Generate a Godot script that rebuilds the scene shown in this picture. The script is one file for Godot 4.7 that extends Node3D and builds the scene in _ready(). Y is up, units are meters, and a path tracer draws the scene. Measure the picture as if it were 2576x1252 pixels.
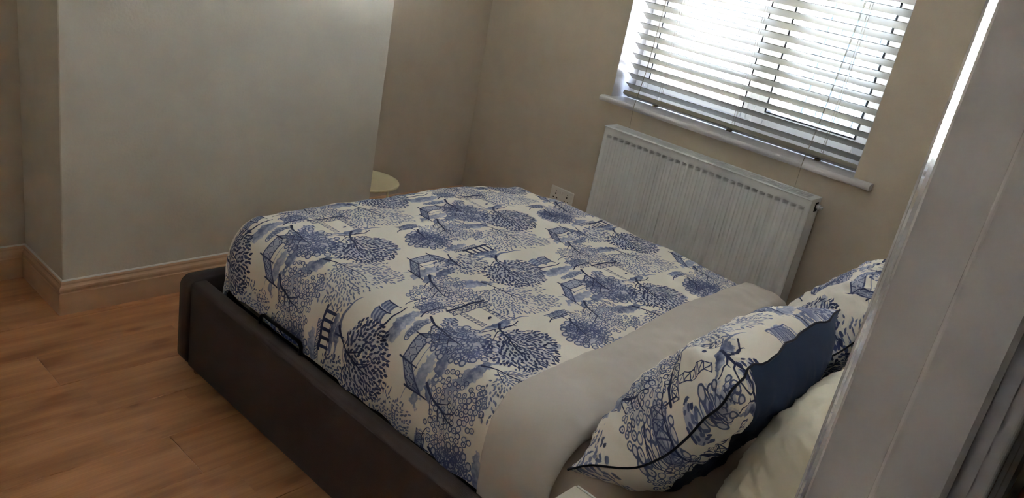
extends Node3D
# A small bedroom seen from its doorway: x runs from the chimney breast to the bed head, z from the window wall to the camera.

const PI2 := TAU
var M := {}
var rng := RandomNumberGenerator.new()

# ------------------------------------------------------------------ naming
var taken := {}
func numbered(called: String) -> String:
	if not taken.has(called):
		taken[called] = 0
		return called
	taken[called] += 1
	return "%s_%03d" % [called, taken[called]]

func thing(called: String, label: String, category: String, at := Vector3.ZERO, group := "") -> Node3D:
	var o := Node3D.new()
	o.name = numbered(called)
	add_child(o)
	o.position = at
	o.set_meta("label", label)
	o.set_meta("category", category)
	if group != "":
		o.set_meta("group", group)
	return o

func part(called: String, mesh: Mesh, mat: Material, parent: Node, label := "") -> MeshInstance3D:
	var o := MeshInstance3D.new()
	o.mesh = mesh
	o.material_override = mat
	o.cast_shadow = GeometryInstance3D.SHADOW_CASTING_SETTING_ON
	o.name = called
	parent.add_child(o, true)
	if label != "":
		o.set_meta("label", label)
	return o

func structure(called: String, mesh: Mesh, mat: Material, label: String, category: String) -> MeshInstance3D:
	var o := part(called, mesh, mat, self)
	o.set_meta("kind", "structure")
	o.set_meta("label", label)
	o.set_meta("category", category)
	return o

# ------------------------------------------------------------------ shapes
func begin(smooth := false) -> SurfaceTool:
	var st := SurfaceTool.new()
	st.begin(Mesh.PRIMITIVE_TRIANGLES)
	st.set_smooth_group(0 if smooth else 0xFFFFFFFF)
	return st

func done(st: SurfaceTool) -> ArrayMesh:
	st.generate_normals()
	return st.commit()

func tri(st: SurfaceTool, a: Vector3, b: Vector3, c: Vector3) -> void:   # counter-clockwise seen from outside
	st.add_vertex(a); st.add_vertex(c); st.add_vertex(b)

func quad(st: SurfaceTool, a: Vector3, b: Vector3, c: Vector3, d: Vector3) -> void:
	tri(st, a, b, c); tri(st, a, c, d)

func box(st: SurfaceTool, lo: Vector3, hi: Vector3, c := 0.0, t := Transform3D.IDENTITY) -> void:   # a box with chamfered edges
	var mid := (lo + hi) / 2
	var h := (hi - lo) / 2
	c = minf(c, minf(h.x, minf(h.y, h.z)) * 0.98)
	var axes := [Vector3.RIGHT, Vector3.UP, Vector3.BACK]
	for a in 3:
		for s in [-1.0, 1.0]:
			var n: Vector3 = axes[a] * s
			var u: Vector3 = axes[(a + 1) % 3]
			var v: Vector3 = axes[(a + 2) % 3]
			var hu := h[(a + 1) % 3] - c
			var hv := h[(a + 2) % 3] - c
			var o: Vector3 = mid + n * h[a]
			var p := [o - u * hu - v * hv, o + u * hu - v * hv, o + u * hu + v * hv, o - u * hu + v * hv]
			if s < 0: p.reverse()
			quad(st, t * p[0], t * p[1], t * p[2], t * p[3])
	if c <= 0: return
	for a in 3:   # the twelve edges
		var u: Vector3 = axes[(a + 1) % 3]
		var v: Vector3 = axes[(a + 2) % 3]
		var hu := h[(a + 1) % 3]
		var hv := h[(a + 2) % 3]
		var w: Vector3 = axes[a] * (h[a] - c)
		for su in [-1.0, 1.0]:
			for sv in [-1.0, 1.0]:
				var p0: Vector3 = mid + u * su * hu + v * sv * (hv - c)
				var p1: Vector3 = mid + u * su * (hu - c) + v * sv * hv
				var q := [p0 - w, p0 + w, p1 + w, p1 - w]
				if su * sv > 0: q.reverse()
				quad(st, t * q[0], t * q[1], t * q[2], t * q[3])
	for sx in [-1.0, 1.0]:
		for sy in [-1.0, 1.0]:
			for sz in [-1.0, 1.0]:
				var k := Vector3(sx, sy, sz)
				var a0 := mid + k * (h - Vector3(0, c, c))
				var b0 := mid + k * (h - Vector3(c, 0, c))
				var c0 := mid + k * (h - Vector3(c, c, 0))
				if sx * sy * sz > 0: tri(st, t * a0, t * b0, t * c0)
				else: tri(st, t * a0, t * c0, t * b0)

func box_mesh(lo: Vector3, hi: Vector3, c := 0.0) -> ArrayMesh:
	var st := begin()
	box(st, lo, hi, c)
	return done(st)

func tube(st: SurfaceTool, pts: Array, r: float, n := 8, closed := false) -> void:
	var rings := []
	var count := pts.size()
	var up := Vector3.UP
	for i in count:
		var d: Vector3
		if closed: d = (pts[(i + 1) % count] - pts[(i - 1 + count) % count]).normalized()
		else: d = (pts[mini(i + 1, count - 1)] - pts[maxi(i - 1, 0)]).normalized()
		if i == 0: up = Vector3.UP if absf(d.y) < 0.9 else Vector3.RIGHT
		var side := d.cross(up).normalized()
		up = side.cross(d).normalized()
		var ring := []
		for k in n:
			var a := PI2 * k / n
			ring.append(pts[i] + (side * cos(a) + up * sin(a)) * r)
		rings.append(ring)
	for i in (count if closed else count - 1):
		var A: Array = rings[i]
		var B: Array = rings[(i + 1) % count]
		for k in n:
			var k2 := (k + 1) % n
			quad(st, A[k], A[k2], B[k2], B[k])
	if not closed:
		for k in range(1, n - 1):
			tri(st, rings[0][0], rings[0][k + 1], rings[0][k])
			tri(st, rings[-1][0], rings[-1][k], rings[-1][k + 1])

func tube_mesh(pts: Array, r: float, n := 8, closed := false) -> ArrayMesh:
	var st := begin(true)
	tube(st, pts, r, n, closed)
	return done(st)

func lathe(st: SurfaceTool, prof: Array, n: int, at: Vector3) -> void:   # prof: Vector2(radius, height)
	for i in prof.size() - 1:
		for k in n:
			var a := PI2 * k / n
			var b := PI2 * (k + 1) / n
			var p: Vector2 = prof[i]
			var q: Vector2 = prof[i + 1]
			quad(st, at + Vector3(cos(a) * p.x, p.y, sin(a) * p.x), at + Vector3(cos(a) * q.x, q.y, sin(a) * q.x), at + Vector3(cos(b) * q.x, q.y, sin(b) * q.x), at + Vector3(cos(b) * p.x, p.y, sin(b) * p.x))

# a closed profile (Vector2 list) swept along a straight run, its ends cut by mitres: place(p, end) gives a point
func sweep(st: SurfaceTool, prof: Array, a: Callable, b: Callable) -> void:
	var n := prof.size()
	var area := 0.0
	for i in n:
		area += prof[i].cross(prof[(i + 1) % n])
	var flip := false
	var d: Vector3 = b.call(Vector2.ZERO) - a.call(Vector2.ZERO)
	var ux: Vector3 = a.call(Vector2(1, 0)) - a.call(Vector2.ZERO)
	var uy: Vector3 = a.call(Vector2(0, 1)) - a.call(Vector2.ZERO)
	flip = (ux.cross(uy).dot(d) < 0) != (area < 0)
	for i in n:
		var p: Vector2 = prof[i]
		var q: Vector2 = prof[(i + 1) % n]
		if not flip: quad(st, a.call(p), a.call(q), b.call(q), b.call(p))
		else: quad(st, a.call(q), a.call(p), b.call(p), b.call(q))
	var idx := Geometry2D.triangulate_polygon(PackedVector2Array(prof))
	for i in range(0, idx.size(), 3):
		for e in 2:
			var f: Callable = b if e else a
			var p: Vector3 = f.call(prof[idx[i]])
			var q: Vector3 = f.call(prof[idx[i + 1]])
			var r: Vector3 = f.call(prof[idx[i + 2]])
			var nn := (q - p).cross(r - p)
			if (nn.dot(d) > 0) == (e == 1): tri(st, p, q, r)
			else: tri(st, p, r, q)

# a grid of points with uvs
func surface(nu: int, nv: int, f: Callable, uv: Callable, flip := false) -> ArrayMesh:
	var st := begin(true)
	for i in nu + 1:
		for j in nv + 1:
			st.set_smooth_group(0)
			st.set_uv(uv.call(i, j))
			st.add_vertex(f.call(i, j))
	for i in nu:
		for j in nv:
			var a := i * (nv + 1) + j
			var b := a + nv + 1
			var t := [a, b, b + 1, a, b + 1, a + 1]
			if flip: t.reverse()
			for k in t: st.add_index(k)
	st.generate_normals()
	return st.commit()

# ------------------------------------------------------------------ materials
func matt(c: Color, rough := 0.8, extra := {}) -> StandardMaterial3D:
	var m := StandardMaterial3D.new()
	m.albedo_color = c
	m.roughness = rough
	for k in extra: m.set(k, extra[k])
	return m

func noise_tex(freq: float, seed_: int, size := 256, ramp: Gradient = null, normal := false, bump := 1.0) -> NoiseTexture2D:
	var n := FastNoiseLite.new()
	n.seed = seed_
	n.frequency = freq
	n.fractal_octaves = 4
	var t := NoiseTexture2D.new()
	t.width = size; t.height = size
	t.seamless = true
	t.noise = n
	if ramp: t.color_ramp = ramp
	t.as_normal_map = normal
	t.bump_strength = bump
	return t

func two(a: Color, b: Color) -> Gradient:
	var g := Gradient.new()
	g.set_color(0, a); g.set_color(1, b)
	return g

func painted(c: Color, rough := 0.75, sharp := 0.25) -> StandardMaterial3D:   # roller-painted plaster
	var m := matt(Color.WHITE, rough)
	m.albedo_texture = noise_tex(0.012, 7, 256, two(c.darkened(0.02), c.lightened(0.02)))
	m.normal_enabled = true
	m.normal_texture = noise_tex(0.12, 11, 256, null, true, 1.0)
	m.normal_scale = sharp
	m.uv1_triplanar = true
	m.uv1_world_triplanar = true
	m.uv1_scale = Vector3(2.2, 2.2, 2.2)
	return m

func cloth(c: Color, rough := 0.95) -> StandardMaterial3D:
	var m := matt(c, rough)
	m.normal_enabled = true
	m.normal_texture = weave
	m.normal_scale = 0.25
	m.uv1_triplanar = true
	m.uv1_scale = Vector3(9, 9, 9)
	return m
var weave: ImageTexture

func make_weave() -> ImageTexture:
	var n := 256
	var im := Image.create(n, n, false, Image.FORMAT_RGB8)
	for y in n:
		for x in n:
			var a := sin(x * PI2 / 4.0) * 0.5 + sin(y * PI2 / 4.0) * 0.5
			var v := 0.5 + 0.22 * a * (1 if ((x / 4 + y / 4) % 2) else -1) + rng.randf_range(-0.12, 0.12)
			im.set_pixel(x, y, Color(v, v, v))
	im.bump_map_to_normal_map(1.0)
	im.generate_mipmaps()
	return ImageTexture.create_from_image(im)

func make_wood(w: int, h: int, seed_: int, dark: Color, light: Color, knots: int) -> ImageTexture:   # grain runs along the height
	var r := RandomNumberGenerator.new()
	r.seed = seed_
	var n1 := FastNoiseLite.new(); n1.seed = seed_; n1.frequency = 0.011; n1.fractal_octaves = 3
	var n2 := FastNoiseLite.new(); n2.seed = seed_ + 5; n2.frequency = 0.09; n2.fractal_octaves = 2
	var n3 := FastNoiseLite.new(); n3.seed = seed_ + 9; n3.frequency = 0.004; n3.fractal_octaves = 2
	var ks := []
	for i in knots:
		ks.append([r.randf() * w, r.randf() * h, r.randf_range(9, 20), r.randf_range(0.5, 1.0)])
	var data := PackedByteArray()
	data.resize(w * h * 3)
	var at := 0
	for y in h:
		for x in w:
			var sx := float(x)
			var kd := 0.0
			for k in ks:
				var dx: float = x - k[0]
				var dy: float = (y - k[1]) * 0.32
				var q: float = (dx * dx + dy * dy) / (k[2] * k[2])
				if q < 9.0:
					var e := exp(-q * 1.1) * float(k[3])
					kd += e
					sx += dx * e * 0.9
			var a := n1.get_noise_2d(sx * 1.6, y * 0.14)
			var b := n2.get_noise_2d(sx * 2.2, y * 0.05)
			var c := n3.get_noise_2d(x * 1.2, y * 0.5)
			var t := clampf(0.58 + a * 0.36 + b * 0.12 + c * 0.26 - kd * 0.8, 0.0, 1.0)
			var col := dark.lerp(light, t)
			data[at] = int(col.r * 255); data[at + 1] = int(col.g * 255); data[at + 2] = int(col.b * 255)
			at += 3
	var im := Image.create_from_data(w, h, false, Image.FORMAT_RGB8, data)
	im.generate_mipmaps()
	return ImageTexture.create_from_image(im)

# ------------------------------------------------------------------ the printed cotton: one repeat of TILE metres, x to the right, y up
const TILE := 0.625
const N := 1280
var ink := PackedFloat32Array()
var pr := RandomNumberGenerator.new()

func stroke(pts: Array, w0: float, w1: float, v: float, alpha := 1.0) -> void:   # a pen line of changing width, darkest wins
	var s := N / TILE
	var n := pts.size()
	for i in n - 1:
		var a: Vector2 = pts[i] * s
		var b: Vector2 = pts[i + 1] * s
		var ra := lerpf(w0, w1, float(i) / (n - 1)) * s * 0.5
		var rb := lerpf(w0, w1, float(i + 1) / (n - 1)) * s * 0.5
		var rm := maxf(ra, rb) + 1.0
		var d := b - a
		var l2 := maxf(d.length_squared(), 1e-6)
		for y in range(floori(minf(a.y, b.y) - rm), ceili(maxf(a.y, b.y) + rm) + 1):
			var row := posmod(y, N) * N
			for x in range(floori(minf(a.x, b.x) - rm), ceili(maxf(a.x, b.x) + rm) + 1):
				var px := x - a.x
				var py := y - a.y
				var t := clampf((px * d.x + py * d.y) / l2, 0.0, 1.0)
				var ex := px - d.x * t
				var ey := py - d.y * t
				var c := clampf(lerpf(ra, rb, t) + 0.5 - sqrt(ex * ex + ey * ey), 0.0, 1.0) * alpha
				if c > 0.0:
					var k := row + posmod(x, N)
					if v > ink[k]: ink[k] += (v - ink[k]) * c

func lens(at: Vector2, ang: float, len_: float, wid: float, v: float, alpha := 1.0, erase := false) -> void:   # a brushed leaf
	var s := N / TILE
	var c := at * s
	var hl := len_ * s * 0.5
	var hw := wid * s * 0.5
	var ca := cos(ang)
	var sa := sin(ang)
	var m := ceili(hl + 1)
	for y in range(-m, m + 1):
		for x in range(-m, m + 1):
			var u := (x * ca + y * sa) / hl
			if absf(u) >= 1.0: continue
			var q := absf(-x * sa + y * ca)
			var cov := clampf(hw * (1.0 - u * u) * (1.0 - 0.25 * u) + 0.5 - q, 0.0, 1.0) * alpha
			if cov > 0.0:
				var k := posmod(floori(c.y) + y, N) * N + posmod(floori(c.x) + x, N)
				if erase: ink[k] += (v - ink[k]) * cov
				elif v > ink[k]: ink[k] += (v - ink[k]) * cov

func ring(at: Vector2, r: float, w: float, v: float, squash := 1.0, alpha := 1.0, fill := -1.0) -> void:
	var s := N / TILE
	var c := at * s
	var R := r * s
	var m := ceili(R + w * s + 1)
	for y in range(-m, m + 1):
		for x in range(-m, m + 1):
			var d := sqrt(x * x + y * y / (squash * squash))
			var k := posmod(floori(c.y) + y, N) * N + posmod(floori(c.x) + x, N)
			if fill >= 0.0 and d < R:
				ink[k] += (fill - ink[k]) * clampf(R - d, 0.0, 1.0)
			var cov := clampf(w * s * 0.5 + 0.5 - absf(d - R), 0.0, 1.0) * alpha
			if cov > 0.0 and v > ink[k]: ink[k] += (v - ink[k]) * cov

var wn := FastNoiseLite.new()
func wash(at: Vector2, ang: float, rx: float, ry: float, v: float, rough := 0.5, lean := 0.0) -> void:   # a wet wash with a broken edge; lean makes one end heavier
	var s := N / TILE
	var c := at * s
	var ca := cos(ang)
	var sa := sin(ang)
	var m := ceili(maxf(rx, ry) * s * 1.25)
	for y in range(-m, m + 1):
		for x in range(-m, m + 1):
			var u := (x * ca + y * sa) / (rx * s)
			var w := (-x * sa + y * ca) / (ry * s)
			var d := sqrt(u * u + w * w)
			if d > 1.25: continue
			var nz := wn.get_noise_2d(c.x + x, c.y + y)
			d += nz * rough
			var cov := smoothstep(1.0, 0.86, d)
			if cov > 0.0:
				var k := posmod(floori(c.y) + y, N) * N + posmod(floori(c.x) + x, N)
				var vv := v * 0.86 * clampf(0.78 + lean * u - w * 0.22 + nz * 0.5, 0.25, 1.15)
				if vv > ink[k]: ink[k] += (vv - ink[k]) * cov * 0.92

func V(x: float, y: float) -> Vector2: return Vector2(x, y)

func curve(a: Vector2, b: Vector2, bend: float, n := 8) -> Array:
	var out := []
	var nrm := (b - a).orthogonal() * bend
	for i in n + 1:
		var t := float(i) / n
		out.append(a.lerp(b, t) + nrm * (4 * t * (1 - t)) * (1.0 + 0.25 * sin(t * 9.0)))
	return out

func in_lumps(lumps: Array) -> Vector2:
	var l: Array = lumps[pr.randi() % lumps.size()]
	var a := pr.randf() * PI2
	var r := sqrt(pr.randf())
	return V(l[0] + cos(a) * r * l[2], l[1] + sin(a) * r * l[3])

func leafy(c: Vector2, lumps: Array, n: int, len_: float, wid: float, v0: float, v1: float, back: float) -> void:
	var ls := []
	for l in lumps: ls.append([c.x + l[0], c.y + l[1], l[2], l[3]])
	if back > 0.0:
		for l in ls: wash(V(l[0], l[1]), 0.0, l[2] * 0.85, l[3] * 0.85, back, 0.9)
	var used := []
	var tries := 0
	while used.size() < n and tries < n * 14:
		tries += 1
		var p := in_lumps(ls)
		var ok := true
		for q in used:
			if q.distance_squared_to(p) < wid * wid * 1.7:
				ok = false
				break
		if not ok: continue
		used.append(p)
		var dir := (p - (c + V(0, -0.06))).angle()
		lens(p, dir + pr.randf_range(-0.75, 0.75), len_ * pr.randf_range(0.75, 1.2), wid * pr.randf_range(0.8, 1.15), pr.randf_range(v0, v1))

func trunk(a: Vector2, b: Vector2, bend: float, w: float, v: float, twigs: int) -> void:
	var c := curve(a, b, bend)
	stroke(c, w, w * 0.3, v)
	for i in twigs:
		var k := 2 + (i * 5) / maxi(twigs, 1)
		var p: Vector2 = c[mini(k, c.size() - 1)]
		var d := (b - a).normalized().rotated((0.75 if i % 2 else -0.75))
		stroke(curve(p, p + d * (b - a).length() * 0.38, 0.1, 5), w * 0.45, w * 0.2, v)

func lattice(a: Vector2, b: Vector2, h: float, v: float, cells: int) -> void:   # a band of trellis between two lines
	var up := (b - a).orthogonal().normalized() * h
	if up.y < 0: up = -up
	stroke([a, b], 0.0022, 0.0022, v); stroke([a + up, b + up], 0.0026, 0.0026, v)
	for i in cells:
		var p := a.lerp(b, float(i) / cells)
		var q := a.lerp(b, float(i + 1) / cells)
		stroke([p, q + up], 0.0016, 0.0016, v); stroke([p + up, q], 0.0016, 0.0016, v)
		stroke([q, q + up], 0.0014, 0.0014, v)

func bridge(c: Vector2) -> void:
	var p := [V(-0.082, 0.042), V(-0.04, -0.014), V(0.034, -0.012), V(0.078, 0.046)]
	for i in 3:
		var a: Vector2 = c + p[i]
		var b: Vector2 = c + p[i + 1]
		for k in 9:   # the wash behind the rail
			stroke([a + V(0, 0.036 * k / 8.0), b + V(0, 0.036 * k / 8.0)], 0.0055, 0.0055, 0.5, 0.55)
		stroke([a, b], 0.003, 0.003, 0.9); stroke([a + V(0, 0.036), b + V(0, 0.036)], 0.003, 0.003, 0.9)
		var n := 3
		for k in n:
			var q := a.lerp(b, float(k) / n)
			var r := a.lerp(b, float(k + 1) / n)
			stroke([q, r + V(0, 0.036)], 0.0018, 0.0018, 0.85); stroke([q + V(0, 0.036), r], 0.0018, 0.0018, 0.85)
			lens((q + r) / 2 + V(0, 0.018), 0.4, 0.008, 0.004, 0.05, 0.8, true)
	for i in 4:
		var a: Vector2 = c + p[i]
		stroke([a + V(0, -0.012), a + V(0.002, 0.056)], 0.0042, 0.003, 1.0)

func scallops(c: Vector2, rx: float, ry: float, n: int) -> void:   # the round tree of looped brush strokes
	wash(c, 0.0, rx * 0.92, ry * 0.92, 0.44, 0.35)
	for i in n:
		var a := pr.randf() * PI2
		var r := sqrt(pr.randf()) * 0.95
		var p := c + V(cos(a) * r * rx, sin(a) * r * ry)
		ring(p, pr.randf_range(0.007, 0.012), 0.0034, pr.randf_range(0.6, 0.76), 0.72)
	for i in n / 2:
		var a := pr.randf() * PI2
		var r := sqrt(pr.randf()) * 0.85
		var p := c + V(cos(a) * r * rx, sin(a) * r * ry)
		lens(p + V(0, 0.003), pr.randf_range(-0.5, 0.5), 0.013, 0.0045, 0.06, 0.9, true)
		stroke(curve(p + V(-0.009, -0.001), p + V(0.009, -0.001), -0.28, 6), 0.003, 0.003, 0.7)
	for i in 17:
		var a := PI2 * i / 17.0
		ring(c + V(cos(a) * rx, sin(a) * ry) * pr.randf_range(0.92, 1.03), pr.randf_range(0.007, 0.0105), 0.0042, 0.66, 0.8, 1.0, 0.16)

func paint_print() -> ImageTexture:
	ink.resize(N * N)
	ink.fill(0.0)
	pr.seed = 4107
	wn.seed = 3; wn.frequency = 0.022; wn.fractal_octaves = 4
	for h in [V(0, 0), V(TILE / 2, TILE / 2)]:
		# mounds of wash, darker to one end
		wash(h + V(0.055, 0.30), -0.22, 0.085, 0.019, 0.5, 0.55, -0.3)
		wash(h + V(-0.005, 0.322), -0.1, 0.055, 0.017, 0.72, 0.5, -0.2)
		stroke(curve(h + V(-0.045, 0.318), h + V(-0.12, 0.345), 0.06), 0.006, 0.0015, 0.5, 0.8)
		wash(h + V(0.075, 0.205), 0.1, 0.07, 0.017, 0.55, 0.6, 0.25)
		wash(h + V(0.03, 0.232), 0.25, 0.05, 0.015, 0.78, 0.6, 0.2)
		wash(h + V(-0.035, 0.185), 0.35, 0.033, 0.013, 0.6, 0.5, 0.3)
		stroke(curve(h + V(0.14, 0.172), h + V(-0.06, 0.162), 0.05), 0.0015, 0.003, 0.55, 0.8)
		# wavering ground under the dark tree
		stroke(curve(h + V(0.20, -0.115), h + V(0.10, -0.112), 0.05), 0.002, 0.011, 0.5, 0.75)
		stroke(curve(h + V(0.10, -0.112), h + V(0.0, -0.1), -0.09), 0.010, 0.002, 0.56, 0.85)
		wash(h + V(0.055, 0.045), 0.2, 0.022, 0.010, 0.5, 0.6)
		stroke(curve(h + V(0.115, 0.055), h + V(0.07, 0.042), 0.1), 0.002, 0.006, 0.4, 0.7)
		# dark leafy tree
		leafy(h + V(0.14, 0.0), [[-0.055, 0.0, 0.055, 0.06], [0.05, -0.005, 0.055, 0.055], [0.0, 0.05, 0.07, 0.045], [-0.02, -0.04, 0.055, 0.035], [0.03, 0.015, 0.06, 0.05]], 300, 0.0150, 0.0066, 0.72, 0.95, 0.30)
		trunk(h + V(0.10, -0.112), h + V(0.155, 0.04), 0.12, 0.0075, 1.0, 4)
		# pale spreading tree
		leafy(h + V(0.27, 0.125), [[-0.07, -0.02, 0.06, 0.055], [0.06, -0.03, 0.065, 0.05], [-0.02, 0.04, 0.08, 0.05], [0.07, 0.03, 0.05, 0.045], [0.0, -0.03, 0.06, 0.045], [-0.08, 0.05, 0.045, 0.04]], 330, 0.0120, 0.0050, 0.44, 0.62, 0.08)
		trunk(h + V(0.285, 0.005), h + V(0.25, 0.155), -0.1, 0.006, 0.98, 3)
		# tree of little rings
		wash(h + V(0.115, 0.315), 0.0, 0.06, 0.05, 0.22, 0.9)
		var used := []
		var lumps := [[0.075, 0.29, 0.055, 0.05], [0.16, 0.30, 0.055, 0.045], [0.12, 0.345, 0.075, 0.045], [0.20, 0.355, 0.04, 0.035], [0.06, 0.365, 0.04, 0.035]]
		for i in 900:
			var p := in_lumps(lumps)
			var ok := true
			for q in used:
				if q.distance_squared_to(p) < 0.0104 * 0.0104:
					ok = false
					break
			if not ok: continue
			used.append(p)
			ring(h + p, pr.randf_range(0.0048, 0.0064), 0.0025, pr.randf_range(0.52, 0.76), 1.0, 1.0, 0.08 if pr.randf() < 0.75 else -1.0)
			if pr.randf() < 0.6: lens(h + p, 0.5, 0.004, 0.002, 0.8)
		trunk(h + V(0.085, 0.225), h + V(0.125, 0.335), 0.08, 0.0075, 0.98, 5)
		wash(h + V(0.10, 0.238), 0.5, 0.026, 0.012, 0.8, 0.7)
		bridge(h + V(0.035, 0.135))
	# one of each in a repeat: round trees
	scallops(V(0.565, 0.215), 0.078, 0.088, 95)
	trunk(V(0.545, 0.085), V(0.575, 0.23), 0.08, 0.0075, 1.0, 5)
	scallops(V(0.235, 0.35), 0.07, 0.062, 75)
	trunk(V(0.215, 0.275), V(0.24, 0.36), 0.08, 0.006, 1.0, 3)
	leafy(V(0.255, 0.52), [[-0.045, 0.0, 0.045, 0.05], [0.05, 0.0, 0.05, 0.045], [0.0, 0.03, 0.05, 0.035]], 130, 0.013, 0.0058, 0.55, 0.78, 0.12)
	trunk(V(0.25, 0.455), V(0.265, 0.545), 0.08, 0.0045, 0.98, 3)
	# pavilion on a landing stage
	var c := V(0.43, 0.115)
	stroke([c + V(-0.075, -0.03), c + V(0.055, -0.034)], 0.0075, 0.0075, 0.95)
	for i in 5: stroke([c + V(-0.07 + i * 0.03, -0.048), c + V(-0.07 + i * 0.03, -0.014)], 0.0024, 0.002, 1.0)
	lattice(c + V(-0.085, -0.022), c + V(0.055, -0.026), 0.017, 0.85, 9)
	for k in [-0.055, 0.02]:
		for i in 6:
			var y0 := -0.005 + i * 0.0135
			stroke([c + V(k, y0), c + V(k, y0 + 0.0135), c + V(k + 0.016, y0), c + V(k + 0.016, y0 + 0.0135), c + V(k, y0 + 0.0135)], 0.0018, 0.0018, 0.85)
	wash(c + V(-0.012, 0.092), 0.0, 0.052, 0.012, 0.8, 0.5)
	stroke(curve(c + V(-0.075, 0.098), c + V(0.055, 0.094), -0.1), 0.003, 0.003, 1.0)
	stroke(curve(c + V(-0.05, 0.115), c + V(-0.012, 0.108), 0.2), 0.002, 0.005, 0.9); stroke(curve(c + V(0.03, 0.115), c + V(-0.012, 0.108), -0.2), 0.002, 0.005, 0.9)
	lens(c + V(-0.018, 0.05), 0.4, 0.018, 0.008, 0.85)
	leafy(c + V(0.085, 0.01), [[0, 0, 0.022, 0.018]], 18, 0.012, 0.006, 0.6, 0.8, 0.5)
	# colonnaded house on a terrace
	c = V(0.135, 0.44)
	wash(c + V(0.06, -0.015), 0.2, 0.055, 0.015, 0.6, 0.5)
	lattice(c + V(0.085, 0.0), c + V(-0.02, -0.01), 0.014, 0.7, 12)
	stroke([c + V(0.05, 0.012), c + V(-0.06, 0.004)], 0.008, 0.008, 0.95)
	for i in 5: stroke([c + V(0.04 - i * 0.022, 0.008), c + V(0.036 - i * 0.022, 0.042)], 0.009, 0.008, 0.92)
	wash(c + V(-0.008, 0.052), 0.0, 0.055, 0.012, 0.82, 0.4)
	wash(c + V(-0.015, 0.072), 0.0, 0.032, 0.012, 0.75, 0.4)
	stroke([c + V(-0.015, 0.07), c + V(-0.018, 0.102)], 0.006, 0.002, 0.9)
	stroke(curve(c + V(0.06, 0.047), c + V(-0.075, 0.044), -0.06), 0.003, 0.002, 1.0)
	# curved roofs over a boat shed
	c = V(0.545, 0.02)
	wash(c + V(0.075, 0.035), 0.05, 0.07, 0.02, 0.62, 0.4)
	lattice(c + V(0.0, 0.002), c + V(-0.07, 0.012), 0.035, 0.8, 4)
	wash(c + V(-0.035, 0.025), 0.0, 0.045, 0.025, 0.5, 0.5)
	stroke(curve(c + V(0.02, 0.05), c + V(-0.09, 0.045), -0.1), 0.004, 0.002, 1.0)
	stroke(curve(c + V(-0.055, -0.015), c + V(0.012, -0.02), 0.1), 0.004, 0.002, 0.9)
	for k in 2:
		var o := c + V(0.055 + k * 0.042, -0.055)
		for i in 7: stroke(curve(o + V(-0.018, i * 0.0055), o + V(0.018, i * 0.0055 + 0.004), 0.15), 0.006, 0.006, 0.34 if i % 2 else 0.62, 0.8)
		stroke(curve(o + V(-0.02, -0.002), o + V(-0.022, 0.042), 0.12), 0.004, 0.003, 0.95)
	stroke(curve(c + V(0.13, -0.012), c + V(0.02, -0.005), 0.08), 0.006, 0.003, 0.92)
	wash(c + V(0.06, 0.075), 0.0, 0.05, 0.016, 0.55, 0.5)
	for i in 8: ring(c + V(0.02 + i * 0.012, 0.078), 0.008, 0.003, 0.65, 0.8)
	# kiosk
	c = V(0.225, 0.245)
	wash(c, 0.0, 0.042, 0.018, 0.62, 0.4)
	lattice(c + V(0.045, -0.014), c + V(-0.04, -0.012), 0.026, 0.8, 5)
	stroke(curve(c + V(0.062, 0.02), c + V(-0.055, 0.016), -0.12), 0.003, 0.002, 1.0)
	stroke([c + V(0.0, 0.012), c + V(0.0, 0.034)], 0.005, 0.002, 0.95)
	# to colours
	var stops := [Color8(246, 241, 231), Color8(192, 197, 213), Color8(126, 137, 173), Color8(79, 90, 134), Color8(42, 51, 92)]
	var lut := PackedByteArray()
	for i in 257:
		var t := i / 256.0 * 4.0
		var k := mini(int(t), 3)
		var col: Color = stops[k].lerp(stops[k + 1], t - k)
		lut.append_array(PackedByteArray([int(col.r * 255), int(col.g * 255), int(col.b * 255)]))
	var data := PackedByteArray()
	data.resize(N * N * 3)
	for y in N:
		var src := (N - 1 - y) * N
		var dst := y * N * 3
		for x in N:
			var k := int(clampf(ink[src + x], 0.0, 1.0) * 256.0) * 3
			data[dst] = lut[k]; data[dst + 1] = lut[k + 1]; data[dst + 2] = lut[k + 2]
			dst += 3
	var im := Image.create_from_data(N, N, false, Image.FORMAT_RGB8, data)
	im.generate_mipmaps()
	return ImageTexture.create_from_image(im)

# ------------------------------------------------------------------ scene
const ZB := 3.5        # wall behind, to the left of the door
const XE := 2.5        # room face of the door wall
const CEIL := 2.42
const CH0 := 0.931     # chimney breast, from and to
const CH1 := 2.21
const ALC := -0.335    # back of the alcoves
const WX0 := 0.510
const WX1 := 1.681
const WY0 := 0.852
const WY1 := 2.10

func _ready() -> void:
	rng.seed = 20
	light_and_camera()
	make_materials()
	room()
	door_frame()
	window()
	outside()
	blind()
	radiator()
	socket()
	stool()
	bed()
	mattress()
	duvet()
	pillows()
	bedside()

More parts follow.
